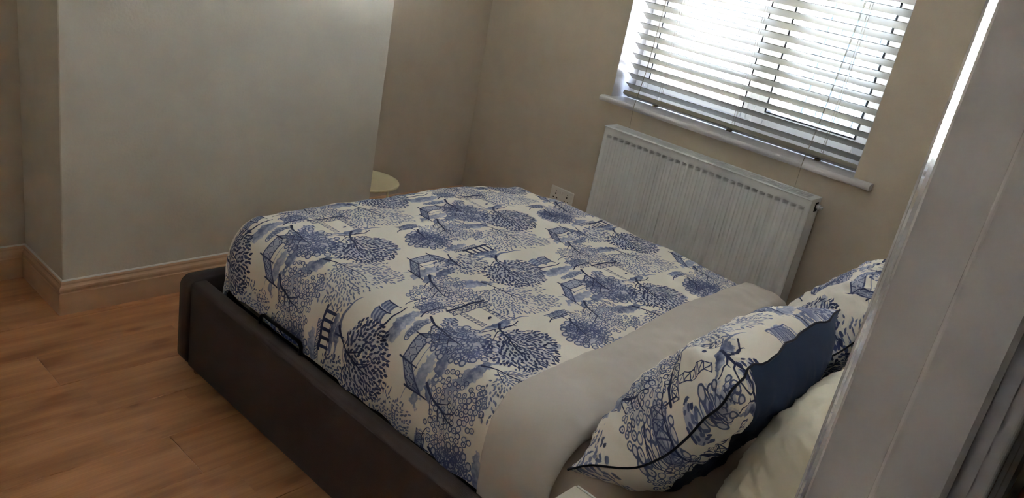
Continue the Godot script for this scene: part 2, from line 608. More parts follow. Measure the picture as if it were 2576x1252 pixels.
func light_and_camera() -> void:
	var cam := Camera3D.new()
	cam.name = "camera"
	cam.transform = Transform3D(Basis(Vector3.UP, 0.6717) * Basis(Vector3.RIGHT, -0.3701) * Basis(Vector3.BACK, 0.1980), Vector3(2.636, 1.4831, 3.1766))
	cam.fov = rad_to_deg(2.0 * atan(626.0 / 2038.1))
	cam.near = 0.02
	add_child(cam)
	cam.current = true
	var we := WorldEnvironment.new()
	we.name = "environment"
	var env := Environment.new()
	env.background_mode = Environment.BG_SKY
	var sky := Sky.new()
	var sm := ProceduralSkyMaterial.new()
	sm.sky_top_color = Color(0.80, 0.88, 1.0)
	sm.sky_horizon_color = Color(0.97, 0.98, 1.0)
	sm.ground_horizon_color = Color(0.62, 0.62, 0.60)
	sm.ground_bottom_color = Color(0.42, 0.42, 0.40)
	sm.sky_energy_multiplier = 1.0
	sky.sky_material = sm
	env.sky = sky
	env.background_energy_multiplier = 2.6
	env.ambient_light_source = Environment.AMBIENT_SOURCE_SKY
	env.tonemap_mode = Environment.TONE_MAPPER_LINEAR
	env.tonemap_exposure = 10.8
	env.sdfgi_enabled = true
	env.ssao_enabled = true
	env.ssil_enabled = true
	we.environment = env
	add_child(we)
	# the sun stands behind the house, to the right, and lights the yard but not the window
	var sun := DirectionalLight3D.new()
	sun.name = "sun"
	sun.light_energy = 40.0
	sun.light_color = Color(0.96, 0.965, 0.97)
	sun.light_angular_distance = 0.5
	sun.shadow_enabled = true
	add_child(sun)
	sun.look_at_from_position(Vector3.ZERO, Vector3(-0.55, -0.62, -0.56))

func make_materials() -> void:
	weave = make_weave()
	M.magnolia = painted(Color8(212, 199, 180))
	M.white_wall = painted(Color8(224, 218, 203))
	M.ceiling = painted(Color8(247, 246, 243))
	M.gloss = matt(Color8(208, 204, 203), 0.16, {clearcoat_enabled = true, clearcoat = 1.0, clearcoat_roughness = 0.06})
	M.upvc = matt(Color8(240, 241, 242), 0.3)
	M.gasket = matt(Color8(38, 42, 48), 0.6)
	M.slat = matt(Color8(140, 136, 124), 0.4)
	M.cord = matt(Color8(150, 141, 126), 0.9)
	M.clip = matt(Color8(92, 74, 52), 0.5)
	M.radiator = matt(Color8(236, 238, 238), 0.65, {metallic_specular = 0.3})
	M.dark = matt(Color8(24, 24, 26), 0.8)
	M.plastic = matt(Color8(232, 228, 220), 0.35)
	M.glass = matt(Color(1, 1, 1, 0.06), 0.02, {transparency = BaseMaterial3D.TRANSPARENCY_ALPHA})
	M.leather = matt(Color8(70, 56, 53), 0.55)
	M.leather.normal_enabled = true
	M.leather.normal_texture = noise_tex(0.16, 31, 256, null, true, 2.0)
	M.leather.normal_scale = 0.35
	M.leather.uv1_triplanar = true
	M.leather.uv1_scale = Vector3(7, 7, 7)
	M.black_metal = matt(Color8(16, 16, 18), 0.4, {metallic = 0.6})
	M.chrome = matt(Color8(200, 198, 190), 0.25, {metallic = 0.9})
	M.sheet = cloth(Color8(226, 205, 188))
	M.band = cloth(Color8(212, 205, 197))
	M.white_pillow = cloth(Color8(244, 238, 218))
	M.navy = cloth(Color8(46, 64, 96))
	M.piping = cloth(Color8(28, 34, 54))
	var print_tex := paint_print()
	M.print = matt(Color.WHITE, 0.95)
	M.print.albedo_texture = print_tex
	M.print.texture_filter = BaseMaterial3D.TEXTURE_FILTER_LINEAR_WITH_MIPMAPS_ANISOTROPIC
	var wood := make_wood(640, 1400, 12, Color8(166, 110, 74), Color8(230, 168, 120), 22)
	M.planks = []
	for k in [Color8(255, 255, 255), Color8(250, 248, 247), Color8(254, 251, 248), Color8(248, 247, 247)]:
		var m := matt(k, 0.42)
		m.albedo_texture = wood
		M.planks.append(m)
	M.skirting = matt(Color8(222, 182, 148), 0.45)
	M.skirting.albedo_texture = noise_tex(0.02, 77, 256, two(Color8(246, 243, 240), Color8(255, 255, 255)))
	M.skirting.uv1_triplanar = true
	M.skirting.uv1_scale = Vector3(1.5, 3, 1.5)
	M.cream = matt(Color8(248, 238, 200), 0.5)
	M.cabinet = matt(Color8(216, 208, 188), 0.35)

func room() -> void:
	# floor: a slab with boards laid along z
	var f := structure("floor", box_mesh(Vector3(-0.6, -0.12, -0.3), Vector3(3.9, -0.012, 5.2)), M.skirting, "warm oak laminate board floor of the bedroom", "floor")
	var bw := 0.192
	var bl := 1.285
	var col := 0
	var x := -0.34
	while x < 3.7:
		var z := -0.05 - bl * fposmod(col * 0.37, 1.0)
		while z < 5.0:
			var st := begin()
			var x1 := x + bw - 0.0006
			var z1 := minf(z + bl - 0.0006, 5.1)
			var z0 := maxf(z, -0.25)
			var u0 := rng.randf() * 0.6
			var v0 := rng.randf()
			var c := 0.0012
			for q in [[Vector3(x + c, 0, z0 + c), Vector3(x + c, 0, z1 - c), Vector3(x1 - c, 0, z1 - c), Vector3(x1 - c, 0, z0 + c)],
					[Vector3(x, -c, z0), Vector3(x, -c, z1), Vector3(x + c, 0, z1 - c), Vector3(x + c, 0, z0 + c)],
					[Vector3(x1 - c, 0, z0 + c), Vector3(x1 - c, 0, z1 - c), Vector3(x1, -c, z1), Vector3(x1, -c, z0)],
					[Vector3(x, -c, z1), Vector3(x1, -c, z1), Vector3(x1 - c, 0, z1 - c), Vector3(x + c, 0, z1 - c)],
					[Vector3(x1, -c, z0), Vector3(x, -c, z0), Vector3(x + c, 0, z0 + c), Vector3(x1 - c, 0, z0 + c)],
					[Vector3(x, -0.012, z0), Vector3(x, -0.012, z1), Vector3(x, -c, z1), Vector3(x, -c, z0)],
					[Vector3(x1, -c, z0), Vector3(x1, -c, z1), Vector3(x1, -0.012, z1), Vector3(x1, -0.012, z0)]]:
				for k in [0, 2, 1, 0, 3, 2]:
					var p: Vector3 = q[k]
					st.set_uv(Vector2(u0 + (p.x - x) / 0.64, v0 + (p.z - z) / 1.4))
					st.add_vertex(p)
			if z1 - z0 > 0.05:
				part("floorboard", done(st), M.planks[rng.randi() % 4], f)
			z += bl
		x += bw
		col += 1
	structure("ceiling", box_mesh(Vector3(-0.6, CEIL, -0.3), Vector3(3.9, CEIL + 0.15, 5.2)), M.ceiling, "white painted ceiling over the bedroom and hall", "ceiling")
	structure("roof", box_mesh(Vector3(-0.6, CEIL + 0.15, -0.3), Vector3(3.9, 5.2, 5.2)), M.magnolia, "upper part of the house above the bedroom ceiling", "roof")
	structure("wall_next_door", box_mesh(Vector3(3.9, -0.4, -0.3), Vector3(9.0, 5.2, 5.2)), M.magnolia, "adjoining house in the same terrace beyond the hall", "house")
	# window wall with its opening
	var st := begin()
	box(st, Vector3(-0.6, -0.02, -0.3), Vector3(WX0, CEIL, 0))
	box(st, Vector3(WX1, -0.02, -0.3), Vector3(3.9, CEIL, 0))
	box(st, Vector3(WX0, -0.02, -0.3), Vector3(WX1, WY0 - 0.004, 0))
	box(st, Vector3(WX0, WY1, -0.3), Vector3(WX1, CEIL, 0))
	structure("wall_window", done(st), M.magnolia, "beige painted wall with the window and radiator", "wall")
	# plain white-painted reveal lining on the three sides of the opening
	st = begin()
	box(st, Vector3(WX0 - 0.002, WY0, -0.3), Vector3(WX0 + 0.002, WY1, -0.001))
	box(st, Vector3(WX1 - 0.002, WY0, -0.3), Vector3(WX1 + 0.002, WY1, -0.001))
	box(st, Vector3(WX0, WY1 - 0.002, -0.3), Vector3(WX1, WY1 + 0.002, -0.001))
	structure("trim_1", done(st), painted(Color8(204, 202, 206)), "white painted reveal around the window opening", "reveal")
	structure("wall_alcove", box_mesh(Vector3(ALC - 0.2, -0.02, 0), Vector3(ALC, CEIL, ZB)), M.magnolia, "beige painted back wall of the alcoves beside the chimney breast", "wall")
	structure("wall_chimney_breast", box_mesh(Vector3(ALC, -0.02, CH0), Vector3(0, CEIL, CH1), 0.003), M.white_wall, "pale grey-white chimney breast projecting into the room", "chimney breast")
	structure("wall_back", box_mesh(Vector3(-0.6, -0.02, ZB), Vector3(XE + 0.1, CEIL, ZB + 0.1)), M.magnolia, "beige painted wall opposite the window", "wall")
	st = begin()
	box(st, Vector3(XE, -0.02, 0), Vector3(XE + 0.095, CEIL, 2.525))
	box(st, Vector3(XE, -0.02, 3.335), Vector3(XE + 0.095, CEIL, ZB))
	box(st, Vector3(XE, 2.03, 2.525), Vector3(XE + 0.095, CEIL, 3.335))
	structure("wall_door", done(st), M.magnolia, "beige painted wall with the doorway at the bed head", "wall")
	structure("wall_hall", box_mesh(Vector3(3.7, -0.02, 0), Vector3(3.8, CEIL, 5.1)), M.magnolia, "beige painted far wall of the hall outside", "wall")
	st = begin()
	box(st, Vector3(XE + 0.1, -0.02, 5.0), Vector3(3.7, CEIL, 5.1))
	structure("wall_hall_end", done(st), M.magnolia, "beige painted end wall of the hall with a small window", "wall")
	structure("wall_hall_side", box_mesh(Vector3(XE, -0.02, ZB + 0.1), Vector3(XE + 0.1, CEIL, 5.1)), M.magnolia, "beige painted side wall of the hall behind the camera", "wall")
	# skirting: torus moulding on a flat board
	var prof := [V(0, 0), V(0.018, 0), V(0.018, 0.078), V(0.0145, 0.081), V(0.0145, 0.086), V(0.0175, 0.088), V(0.018, 0.094), V(0.0165, 0.100), V(0.012, 0.104), V(0.009, 0.108), V(0.009, 0.114), V(0.006, 0.1195), V(0, 0.1195)]
	# [name, start, end, inward normal, mitre at start, mitre at end]; mitre +1 grows with the offset (outer corner), -1 shrinks (inner corner)
	for r in [["baseboard_chimney", V(0, CH1), V(0, CH0), V(1, 0), 1, 1, "brown wooden skirting along the chimney breast front"],
			["baseboard_return", V(ALC, CH1), V(0, CH1), V(0, 1), -1, 1, "short brown skirting on the side of the chimney breast"],
			["baseboard_left_alcove", V(ALC, ZB), V(ALC, CH1), V(1, 0), -1, -1, "brown skirting at the back of the left alcove"],
			["baseboard_far_return", V(0, CH0), V(ALC, CH0), V(0, -1), 1, -1, "brown skirting on the far side of the chimney breast"],
			["baseboard_alcove", V(ALC, CH0), V(ALC, 0), V(1, 0), -1, -1, "brown skirting at the back of the window alcove"],
			["baseboard_window", V(ALC, 0), V(XE, 0), V(0, 1), -1, -1, "brown skirting under the window behind the bed"],
			["baseboard_door", V(XE, 0), V(XE, 2.47), V(-1, 0), -1, 0, "brown skirting behind the bed head"],
			["baseboard_back", V(XE, ZB), V(ALC, ZB), V(0, -1), -1, -1, "brown skirting along the wall opposite the window"]]:
		var a: Vector2 = r[1]
		var b: Vector2 = r[2]
		var n: Vector2 = r[3]
		var d := (b - a).normalized()
		var ms: float = r[4]
		var me: float = r[5]
		st = begin()
		var fa := func(p: Vector2) -> Vector3:
			var q := a + n * p.x - d * p.x * ms
			return Vector3(q.x, p.y, q.y)
		var fb := func(p: Vector2) -> Vector3:
			var q := b + n * p.x + d * p.x * me
			return Vector3(q.x, p.y, q.y)
		sweep(st, prof, fa, fb)
		var sk := structure(r[0], done(st), M.skirting, r[6], "skirting board")
		if r[0] in ["baseboard_alcove", "baseboard_window", "baseboard_far_return"]: continue
		st = begin()
		sweep(st, [V(0, 0.1190), V(0.0062, 0.1190), V(0.0035, 0.1225), V(0, 0.1240)], fa, fb)
		part("sealant_bead", done(st), M.plastic, sk, "thin white bead of sealant along the top")

func upright(prof: Array, y0: float, y1: float) -> ArrayMesh:   # a profile in x and z drawn up
	var st := begin()
	sweep(st, prof, func(p: Vector2) -> Vector3: return Vector3(p.x, y0, p.y), func(p: Vector2) -> Vector3: return Vector3(p.x, y1, p.y))
	return done(st)

func arc(c: Vector2, r: float, a0: float, a1: float, n := 6) -> Array:
	var out := []
	for i in n + 1:
		var a := deg_to_rad(lerpf(a0, a1, float(i) / n))
		out.append(c + V(cos(a), sin(a)) * r)
	return out

func door_frame() -> void:
	var d := Node3D.new()
	d.name = "door_1"
	add_child(d)
	d.set_meta("kind", "structure")
	d.set_meta("label", "glossy white door frame close at the right edge")
	d.set_meta("category", "door frame")
	var J := 2.55   # face of the right-hand lining
	for side in 2:
		var w := func(p: Vector2) -> Vector2: return p if side == 0 else V(p.x, 2 * 2.93 - p.y)
		var lining := [V(2.497, J - 0.025), V(2.497, J - 0.002), V(2.499, J), V(2.600, J), V(2.600, J - 0.025)]
		# room-side architrave: rounded nose next to the opening
		var arch := [V(2.4985, J - 0.072), V(2.4985, J - 0.004)]
		arch.append_array([V(2.4978, J - 0.0022), V(2.4966, J - 0.0028), V(2.490, J - 0.018), V(2.4835, J - 0.0345), V(2.4815, J - 0.0365), V(2.4808, J - 0.040), V(2.4808, J - 0.068), V(2.484, J - 0.072)])
		var stop := [V(2.542, J - 0.001)]
		stop.append_array(arc(V(2.5465, J + 0.0085), 0.0045, 180, 90, 5))
		stop.append_array([V(2.586, J + 0.013), V(2.590, J + 0.010), V(2.590, J - 0.001)])
		var hall := [V(2.5985, J - 0.07), V(2.5985, J - 0.006), V(2.607, J - 0.006)]
		hall.append_array(arc(V(2.607, J - 0.011), 0.005, 80, 0, 5))
		hall.append_array([V(2.611, J - 0.018), V(2.615, J - 0.021), V(2.6155, J - 0.030), V(2.619, J - 0.034), V(2.6215, J - 0.045), V(2.6215, J - 0.062), V(2.617, J - 0.07)])
		for k in [["lining", lining, 2.0], ["architrave", arch, 2.06], ["door_stop", stop, 1.99], ["architrave", hall, 2.06]]:
			var pp := []
			for q in k[1]: pp.append(w.call(q))
			part(k[0], upright(pp, 0.0, k[2]), M.gloss, d)
	part("lining", box_mesh(Vector3(2.497, 2.0, J - 0.025), Vector3(2.60, 2.028, 3.335), 0.001), M.gloss, d)
	part("architrave", box_mesh(Vector3(2.484, 2.005, J - 0.072), Vector3(2.4985, 2.075, 3.382), 0.004), M.gloss, d)
	part("architrave", box_mesh(Vector3(2.5985, 2.005, J - 0.072), Vector3(2.6215, 2.075, 3.382), 0.004), M.gloss, d)

func frame_of(st: SurfaceTool, x0: float, x1: float, y0: float, y1: float, wx: float, wy: float, z0: float, z1: float, c := 0.004) -> void:
	box(st, Vector3(x0, y0, z0), Vector3(x0 + wx, y1, z1), c)
	box(st, Vector3(x1 - wx, y0, z0), Vector3(x1, y1, z1), c)
	box(st, Vector3(x0 + wx - c, y0, z0), Vector3(x1 - wx + c, y0 + wy, z1), c)
	box(st, Vector3(x0 + wx - c, y1 - wy, z0), Vector3(x1 - wx + c, y1, z1), c)

func window() -> void:
	var w := Node3D.new()
	w.name = "window_1"
	add_child(w)
	w.set_meta("kind", "structure")
	w.set_meta("label", "white plastic two-pane window behind the slatted blind")
	w.set_meta("category", "window")
	var st := begin()
	frame_of(st, WX0 + 0.002, WX1 - 0.002, WY0, WY1, 0.055, 0.062, -0.235, -0.175)
	box(st, Vector3(1.098, WY0 + 0.05, -0.235), Vector3(1.15, WY1 - 0.05, -0.176), 0.004)
	part("window_frame", done(st), M.upvc, w)
	st = begin()
	frame_of(st, WX0 + 0.05, 1.105, WY0 + 0.055, WY1 - 0.055, 0.028, 0.03, -0.222, -0.17, 0.006)
	part("glazing_bead", done(st), M.upvc, w)
	var sash := begin()
	frame_of(sash, 1.135, WX1 - 0.04, WY0 + 0.045, WY1 - 0.045, 0.058, 0.07, -0.225, -0.16, 0.007)
	var sp := part("sash", done(sash), M.upvc, w)
	st = begin()
	frame_of(st, 0.583, 1.082, 0.931, 2.02, 0.006, 0.006, -0.205, -0.168, 0.0005)
	part("gasket", done(st), M.gasket, w)
	st = begin()
	frame_of(st, 1.188, 1.588, 0.962, 1.99, 0.007, 0.006, -0.205, -0.158, 0.0005)
	part("gasket", done(st), M.gasket, sp)
	part("pane", box_mesh(Vector3(0.583, 0.93, -0.200), Vector3(1.083, 2.02, -0.196)), M.glass, w)
	part("pane", box_mesh(Vector3(1.188, 0.96, -0.200), Vector3(1.588, 1.99, -0.196)), M.glass, sp)
	# sill board with a round nose that runs past the opening on both sides
	st = begin()
	var prof := [V(-0.18, -0.026), V(0.03, -0.026)]
	prof.append_array(arc(V(0.028, -0.013), 0.013, -80, 80, 8))
	prof.append_array([V(0.02, 0), V(-0.18, 0)])
	var nose := []
	for q in prof: nose.append(V(maxf(q.x, 0.0005), q.y))
	sweep(st, prof, func(p: Vector2) -> Vector3: return Vector3(WX0 + 0.001, WY0 + p.y, p.x), func(p: Vector2) -> Vector3: return Vector3(WX1 - 0.001, WY0 + p.y, p.x))
	for e in [[0.4748, WX0 + 0.001], [WX1 - 0.001, 1.7577]]:
		sweep(st, nose, func(p: Vector2) -> Vector3: return Vector3(e[0], WY0 + p.y, p.x), func(p: Vector2) -> Vector3: return Vector3(e[1], WY0 + p.y, p.x))
	part("window_sill", done(st), matt(Color8(214, 211, 213), 0.3), w)
	# hall window, behind the camera, that lets daylight into the hall
	var h := Node3D.new()
	h.name = "window_2"
	add_child(h)
	h.set_meta("kind", "structure")
	h.set_meta("label", "small white window at the end of the hall")
	h.set_meta("category", "window")
	st = begin()
	frame_of(st, 2.95, 3.4, 1.45, 2.0, 0.05, 0.05, 5.02, 5.08)
	part("window_frame", done(st), M.upvc, h)
	part("pane", box_mesh(Vector3(2.995, 1.495, 5.045), Vector3(3.355, 1.955, 5.05)), M.glass, h)

func outside() -> void:
	var g := structure("ground", box_mesh(Vector3(-30, -0.5, -40), Vector3(30, -0.4, -0.3)), matt(Color8(196, 197, 194), 0.9), "pale paved yard outside the window", "ground")
	g.set_meta("kind", "structure")
	# grey-blue slatted fence in the shade of the house, seen through the right pane
	var blue := matt(Color8(62, 82, 94), 0.7)
	var pale := matt(Color8(88, 102, 110), 0.7)
	var f := thing("fence", "pale grey-blue slatted garden fence seen through the right pane", "fence", Vector3(0.05, -0.4, -3.3))
	var st: SurfaceTool
	for i in 20:
		part("slat", box_mesh(Vector3(i * 0.1, 0.05, 0), Vector3(i * 0.1 + 0.078 + 0.012 * (i % 3), 1.95 - 0.05 * ((i * 7) % 4), 0.02), 0.004), pale if i % 3 == 1 else blue, f)
	for y in [0.25, 0.95, 1.6]:
		part("rail", box_mesh(Vector3(-0.02, y, -0.04), Vector3(2.0, y + 0.07, 0), 0.004), blue, f)
	for i in 3:
		part("post", box_mesh(Vector3(i * 0.95, 0, -0.1), Vector3(i * 0.95 + 0.08, 2.0, -0.03), 0.006), blue, f)
	var wall := matt(Color8(214, 218, 224), 0.9)
	var h := thing("house", "pale rendered neighbouring house across the yard", "house", Vector3(-9.5, -0.4, -16))
	part("wall", box_mesh(Vector3(0, 0, -6), Vector3(8.0, 5.2, 0)), wall, h)
	st = begin()
	sweep(st, [V(0.4, 5.1), V(-6.4, 5.1), V(-3.0, 7.6)], func(p: Vector2) -> Vector3: return Vector3(-0.3, p.y, p.x), func(p: Vector2) -> Vector3: return Vector3(8.3, p.y, p.x))
	part("roof", done(st), matt(Color8(138, 132, 134), 0.9), h)
	for x in [1.2, 4.9]:
		for y in [0.9, 3.3]:
			var fr := begin()
			frame_of(fr, x, x + 1.6, y, y + 1.2, 0.08, 0.08, -0.02, 0.05)
			var p := part("window", done(fr), M.upvc, h)
			part("pane", box_mesh(Vector3(x + 0.05, y + 0.05, 0.005), Vector3(x + 1.55, y + 1.15, 0.02)), matt(Color8(90, 104, 118), 0.1), p)
	st = begin(true)
	tube(st, [Vector3(0.1, 0, 0.1), Vector3(0.1, 5.1, 0.1)], 0.06)
	part("drainpipe", done(st), M.gasket, h)

func blind() -> void:
	var b := thing("venetian_blind", "cream wooden slatted blind lowered over the window", "blind", Vector3(0, 0, 0))
	var x0 := 0.537
	var x1 := 1.671
	var zc := -0.075
	var th := deg_to_rad(32.0)
	var w := 0.05
	var pitch := 0.0460
	# one slat: a thin crowned board, the room edge up
	var up := Vector3(0, sin(th), cos(th))
	var nn := Vector3(0, cos(th), -sin(th))
	var prof := []
	for i in 9: 
		var t := -1.0 + i / 4.0
		prof.append(V(t * w / 2, 0.0022 * (1 - t * t) + 0.0013))
	for i in 9:
		var t := 1.0 - i / 4.0
		prof.append(V(t * w / 2, 0.0022 * (1 - t * t) - 0.0013))
	var st := begin()
	sweep(st, prof, func(p: Vector2) -> Vector3: return Vector3(x0, 0, 0) + up * p.x + nn * p.y, func(p: Vector2) -> Vector3: return Vector3(x1, 0, 0) + up * p.x + nn * p.y)
	var slat := done(st)
	var y := 0.912
	var top := WY1 - 0.06
	while y < top:
		var s := part("slat", slat, M.slat, b)
		s.position = Vector3(rng.randf_range(-0.0012, 0.0012), y + rng.randf_range(-0.0006, 0.0006), zc)
		y += pitch
	var rail := begin()
	box(rail, Vector3(x0, -0.010, -0.026), Vector3(x1, 0.010, 0.026), 0.003, Transform3D(Basis(Vector3.RIGHT, -deg_to_rad(20.0)), Vector3(0, 0.8735, zc)))
	part("bottom_rail", done(rail), M.slat, b)
	part("headrail", box_mesh(Vector3(x0, WY1 - 0.055, zc - 0.03), Vector3(x1, WY1 - 0.004, zc + 0.03), 0.003), M.slat, b)
	for x in [0.722, 1.105, 1.507]:
		for s in [-1.0, 1.0]:
			var q: Vector3 = Vector3(x + 0.004 * s, 0, zc) + up * (w / 2 + 0.0012) * s
			part("ladder_cord", tube_mesh([Vector3(q.x, WY1 - 0.05, q.z), Vector3(q.x, 0.882 + q.y, q.z)], 0.0008, 5), M.cord, b)
		part("lift_cord", tube_mesh([Vector3(x + 0.012, WY1 - 0.05, zc + 0.018), Vector3(x + 0.012, 0.885, zc + 0.018)], 0.0007, 5), M.cord, b)
		var c := begin()
		box(c, Vector3(x - 0.011, 0.858, zc + 0.012), Vector3(x + 0.011, 0.868, zc + 0.030), 0.002)
		part("cord_plug", done(c), M.clip, b)
	# pull cords hanging in front, over the sill and down behind the radiator
	for x in [[0.690, 0.672], [1.525, 1.488]]:
		for k in 2:
			var o := k * 0.004
			part("pull_cord", tube_mesh([Vector3(x[0] + o, WY1 - 0.05, -0.028), Vector3(x[1] + 0.006 + o * 0.6, 1.0, 0.025), Vector3(x[1] + o * 0.4, 0.856, 0.0435), Vector3(x[1], 0.835, 0.0435), Vector3(x[1] - 0.006, 0.70, 0.022)], 0.0008, 6), M.cord, b)

func radiator() -> void:
	var x0 := 0.6005
	var x1 := 1.6005
	var y1 := 0.7458
	var y0 := 0.15
	var r := thing("radiator", "white fluted panel radiator under the window", "radiator", Vector3(0, 0, 0))
	# pressed front: twenty-nine channels that start in a step below the top
	var nx := 30 * 10
	var ys := []
	for k in [0.0, 0.004, 0.03, 0.036, 0.042, 0.05, 0.2, 0.4, 0.52, 0.535, 0.542, 0.544, 0.5465, 0.549, 0.554, 0.556, 0.558, 0.560, 0.575, 0.590, 0.594, 0.5958]: ys.append(y0 + k)
	var ny := ys.size() - 1
	var f := func(i: int, j: int) -> Vector3:
		var x := x0 + (x1 - x0) * i / nx
		var u := fposmod(i / 10.0 + 0.5, 1.0) - 0.5
		var yy: float = ys[j]
		var z := 0.1245
		if i > 4 and i < nx - 4:
			var e := smoothstep(0.36, 0.20, absf(u))
			var v := smoothstep(y0 + 0.03, y0 + 0.05, yy) * (1.0 - smoothstep(y0 + 0.5555, y0 + 0.5585, yy))
			var pocket := smoothstep(y0 + 0.544, y0 + 0.549, yy)
			z -= (0.0065 + 0.013 * pocket) * e * v
		var edge := minf(minf(x - x0, x1 - x), minf(yy - y0, y0 + 0.5958 - yy))
		z -= 0.004 * (1.0 - smoothstep(0.0, 0.005, edge))
		return Vector3(x, yy, z)
	part("front_panel", surface(nx, ny, f, func(_i: int, _j: int) -> Vector2: return Vector2.ZERO), M.radiator, r)
	part("back_panel", box_mesh(Vector3(x0 + 0.004, y0 + 0.004, 0.03), Vector3(x1 - 0.004, y1 - 0.012, 0.045), 0.003), M.radiator, r)
	part("fin_core", box_mesh(Vector3(x0 + 0.02, y0 + 0.03, 0.05), Vector3(x1 - 0.02, y1 - 0.05, 0.11)), matt(Color8(120, 122, 124), 0.7), r)
	for s in 2:
		var xx := x0 - 0.001 if s == 0 else x1 - 0.001
		part("side_panel", box_mesh(Vector3(xx, y0 + 0.003, 0.031), Vector3(xx + 0.002, y1 - 0.002, 0.122), 0.0008), M.radiator, r)
	# top grille: a rim and a ladder of narrow bars
	var st := begin()
	box(st, Vector3(x0 - 0.002, y1 - 0.006, 0.112), Vector3(x1 + 0.002, y1, 0.1302), 0.002)
	box(st, Vector3(x0 - 0.002, y1 - 0.006, 0.028), Vector3(x1 + 0.002, y1, 0.040), 0.002)
	box(st, Vector3(x0 - 0.002, y1 - 0.005, 0.03), Vector3(x0 + 0.04, y1 - 0.0005, 0.12), 0.001)
	box(st, Vector3(x1 - 0.024, y1 - 0.005, 0.03), Vector3(x1 + 0.002, y1 - 0.0005, 0.12), 0.001)
	box(st, Vector3(x0 + 0.49, y1 - 0.005, 0.03), Vector3(x0 + 0.515, y1 - 0.0005, 0.12), 0.001)
	var x := x0 + 0.045
	while x < x1 - 0.024:
		box(st, Vector3(x, y1 - 0.006, 0.03), Vector3(x + 0.0042, y1 - 0.001, 0.12), 0.0005)
		x += 0.0092
	part("top_grille", done(st), M.radiator, r)
	# blanking slot and plug on the right-hand side
	st = begin()
	box(st, Vector3(x1, 0.690, 0.050), Vector3(x1 + 0.0022, 0.728, 0.078), 0.001)
	part("plug_slot", done(st), M.dark, r)
	st = begin(true)
	tube(st, [Vector3(x1, 0.712, 0.062), Vector3(x1 + 0.016, 0.712, 0.062)], 0.0095, 12)
	tube(st, [Vector3(x1 + 0.016, 0.712, 0.062), Vector3(x1 + 0.026, 0.712, 0.062)], 0.006, 6)
	part("vent_plug", done(st), M.radiator, r)
	for xx in [x0 - 0.03, x1 + 0.03]:
		st = begin(true)
		tube(st, [Vector3(xx, 0, 0.08), Vector3(xx, 0.18, 0.08), Vector3(xx + (0.033 if xx < 1 else -0.033), 0.185, 0.08)], 0.0075, 8)
		tube(st, [Vector3(xx, 0.14, 0.08), Vector3(xx, 0.215, 0.08)], 0.015, 12)
		part("valve", done(st), M.chrome, r)
	for xx in [x0 + 0.15, x1 - 0.15]:
		part("bracket", box_mesh(Vector3(xx, y0 + 0.05, 0), Vector3(xx + 0.03, y1 - 0.06, 0.032), 0.001), M.radiator, r)

func socket() -> void:
	var s := thing("wall_socket", "white double wall socket just above the bed beside the radiator", "socket", Vector3(0.288, 0.2535, 0))
	part("face_plate", box_mesh(Vector3(0, 0, 0), Vector3(0.144, 0.086, 0.0095), 0.003), M.plastic, s)
	for k in 2:
		var cx := 0.036 + k * 0.072
		part("switch", box_mesh(Vector3(0.060 + k * 0.014, 0.058, 0.0085), Vector3(0.070 + k * 0.014, 0.074, 0.0125), 0.001), M.plastic, s)
		part("pin_hole", box_mesh(Vector3(cx - 0.003, 0.047, 0.0092), Vector3(cx + 0.003, 0.055, 0.0101)), M.dark, s)
		for e in [-1.0, 1.0]:
			part("pin_hole", box_mesh(Vector3(cx + e * 0.011 - 0.0035, 0.028, 0.0092), Vector3(cx + e * 0.011 + 0.0035, 0.033, 0.0101)), M.dark, s)
			part("screw", box_mesh(Vector3(cx + e * 0.0 - 0.002, 0.064, 0.0092), Vector3(cx + 0.002, 0.0668, 0.0101)), M.dark, s)

func stool() -> void:
	var o := thing("stool", "low round cream-topped stool behind the chimney breast beyond the bed", "stool", Vector3(-0.165, 0, 0.825))
	var st := begin(true)
	var prof := [V(0.001, 0.278), V(0.146, 0.278), V(0.153, 0.281), V(0.155, 0.286), V(0.153, 0.291), V(0.148, 0.2925), V(0.143, 0.291), V(0.141, 0.2895), V(0.001, 0.2895)]
	lathe(st, prof, 48, Vector3.ZERO)
	part("seat", done(st), M.cream, o)
	for k in 4:
		var a := PI2 * (k + 0.5) / 4
		part("leg", tube_mesh([Vector3(cos(a) * 0.10, 0.28, sin(a) * 0.10), Vector3(cos(a) * 0.115, 0.15, sin(a) * 0.115), Vector3(cos(a) * 0.14, 0.0, sin(a) * 0.14)], 0.005, 8), M.cream, o)

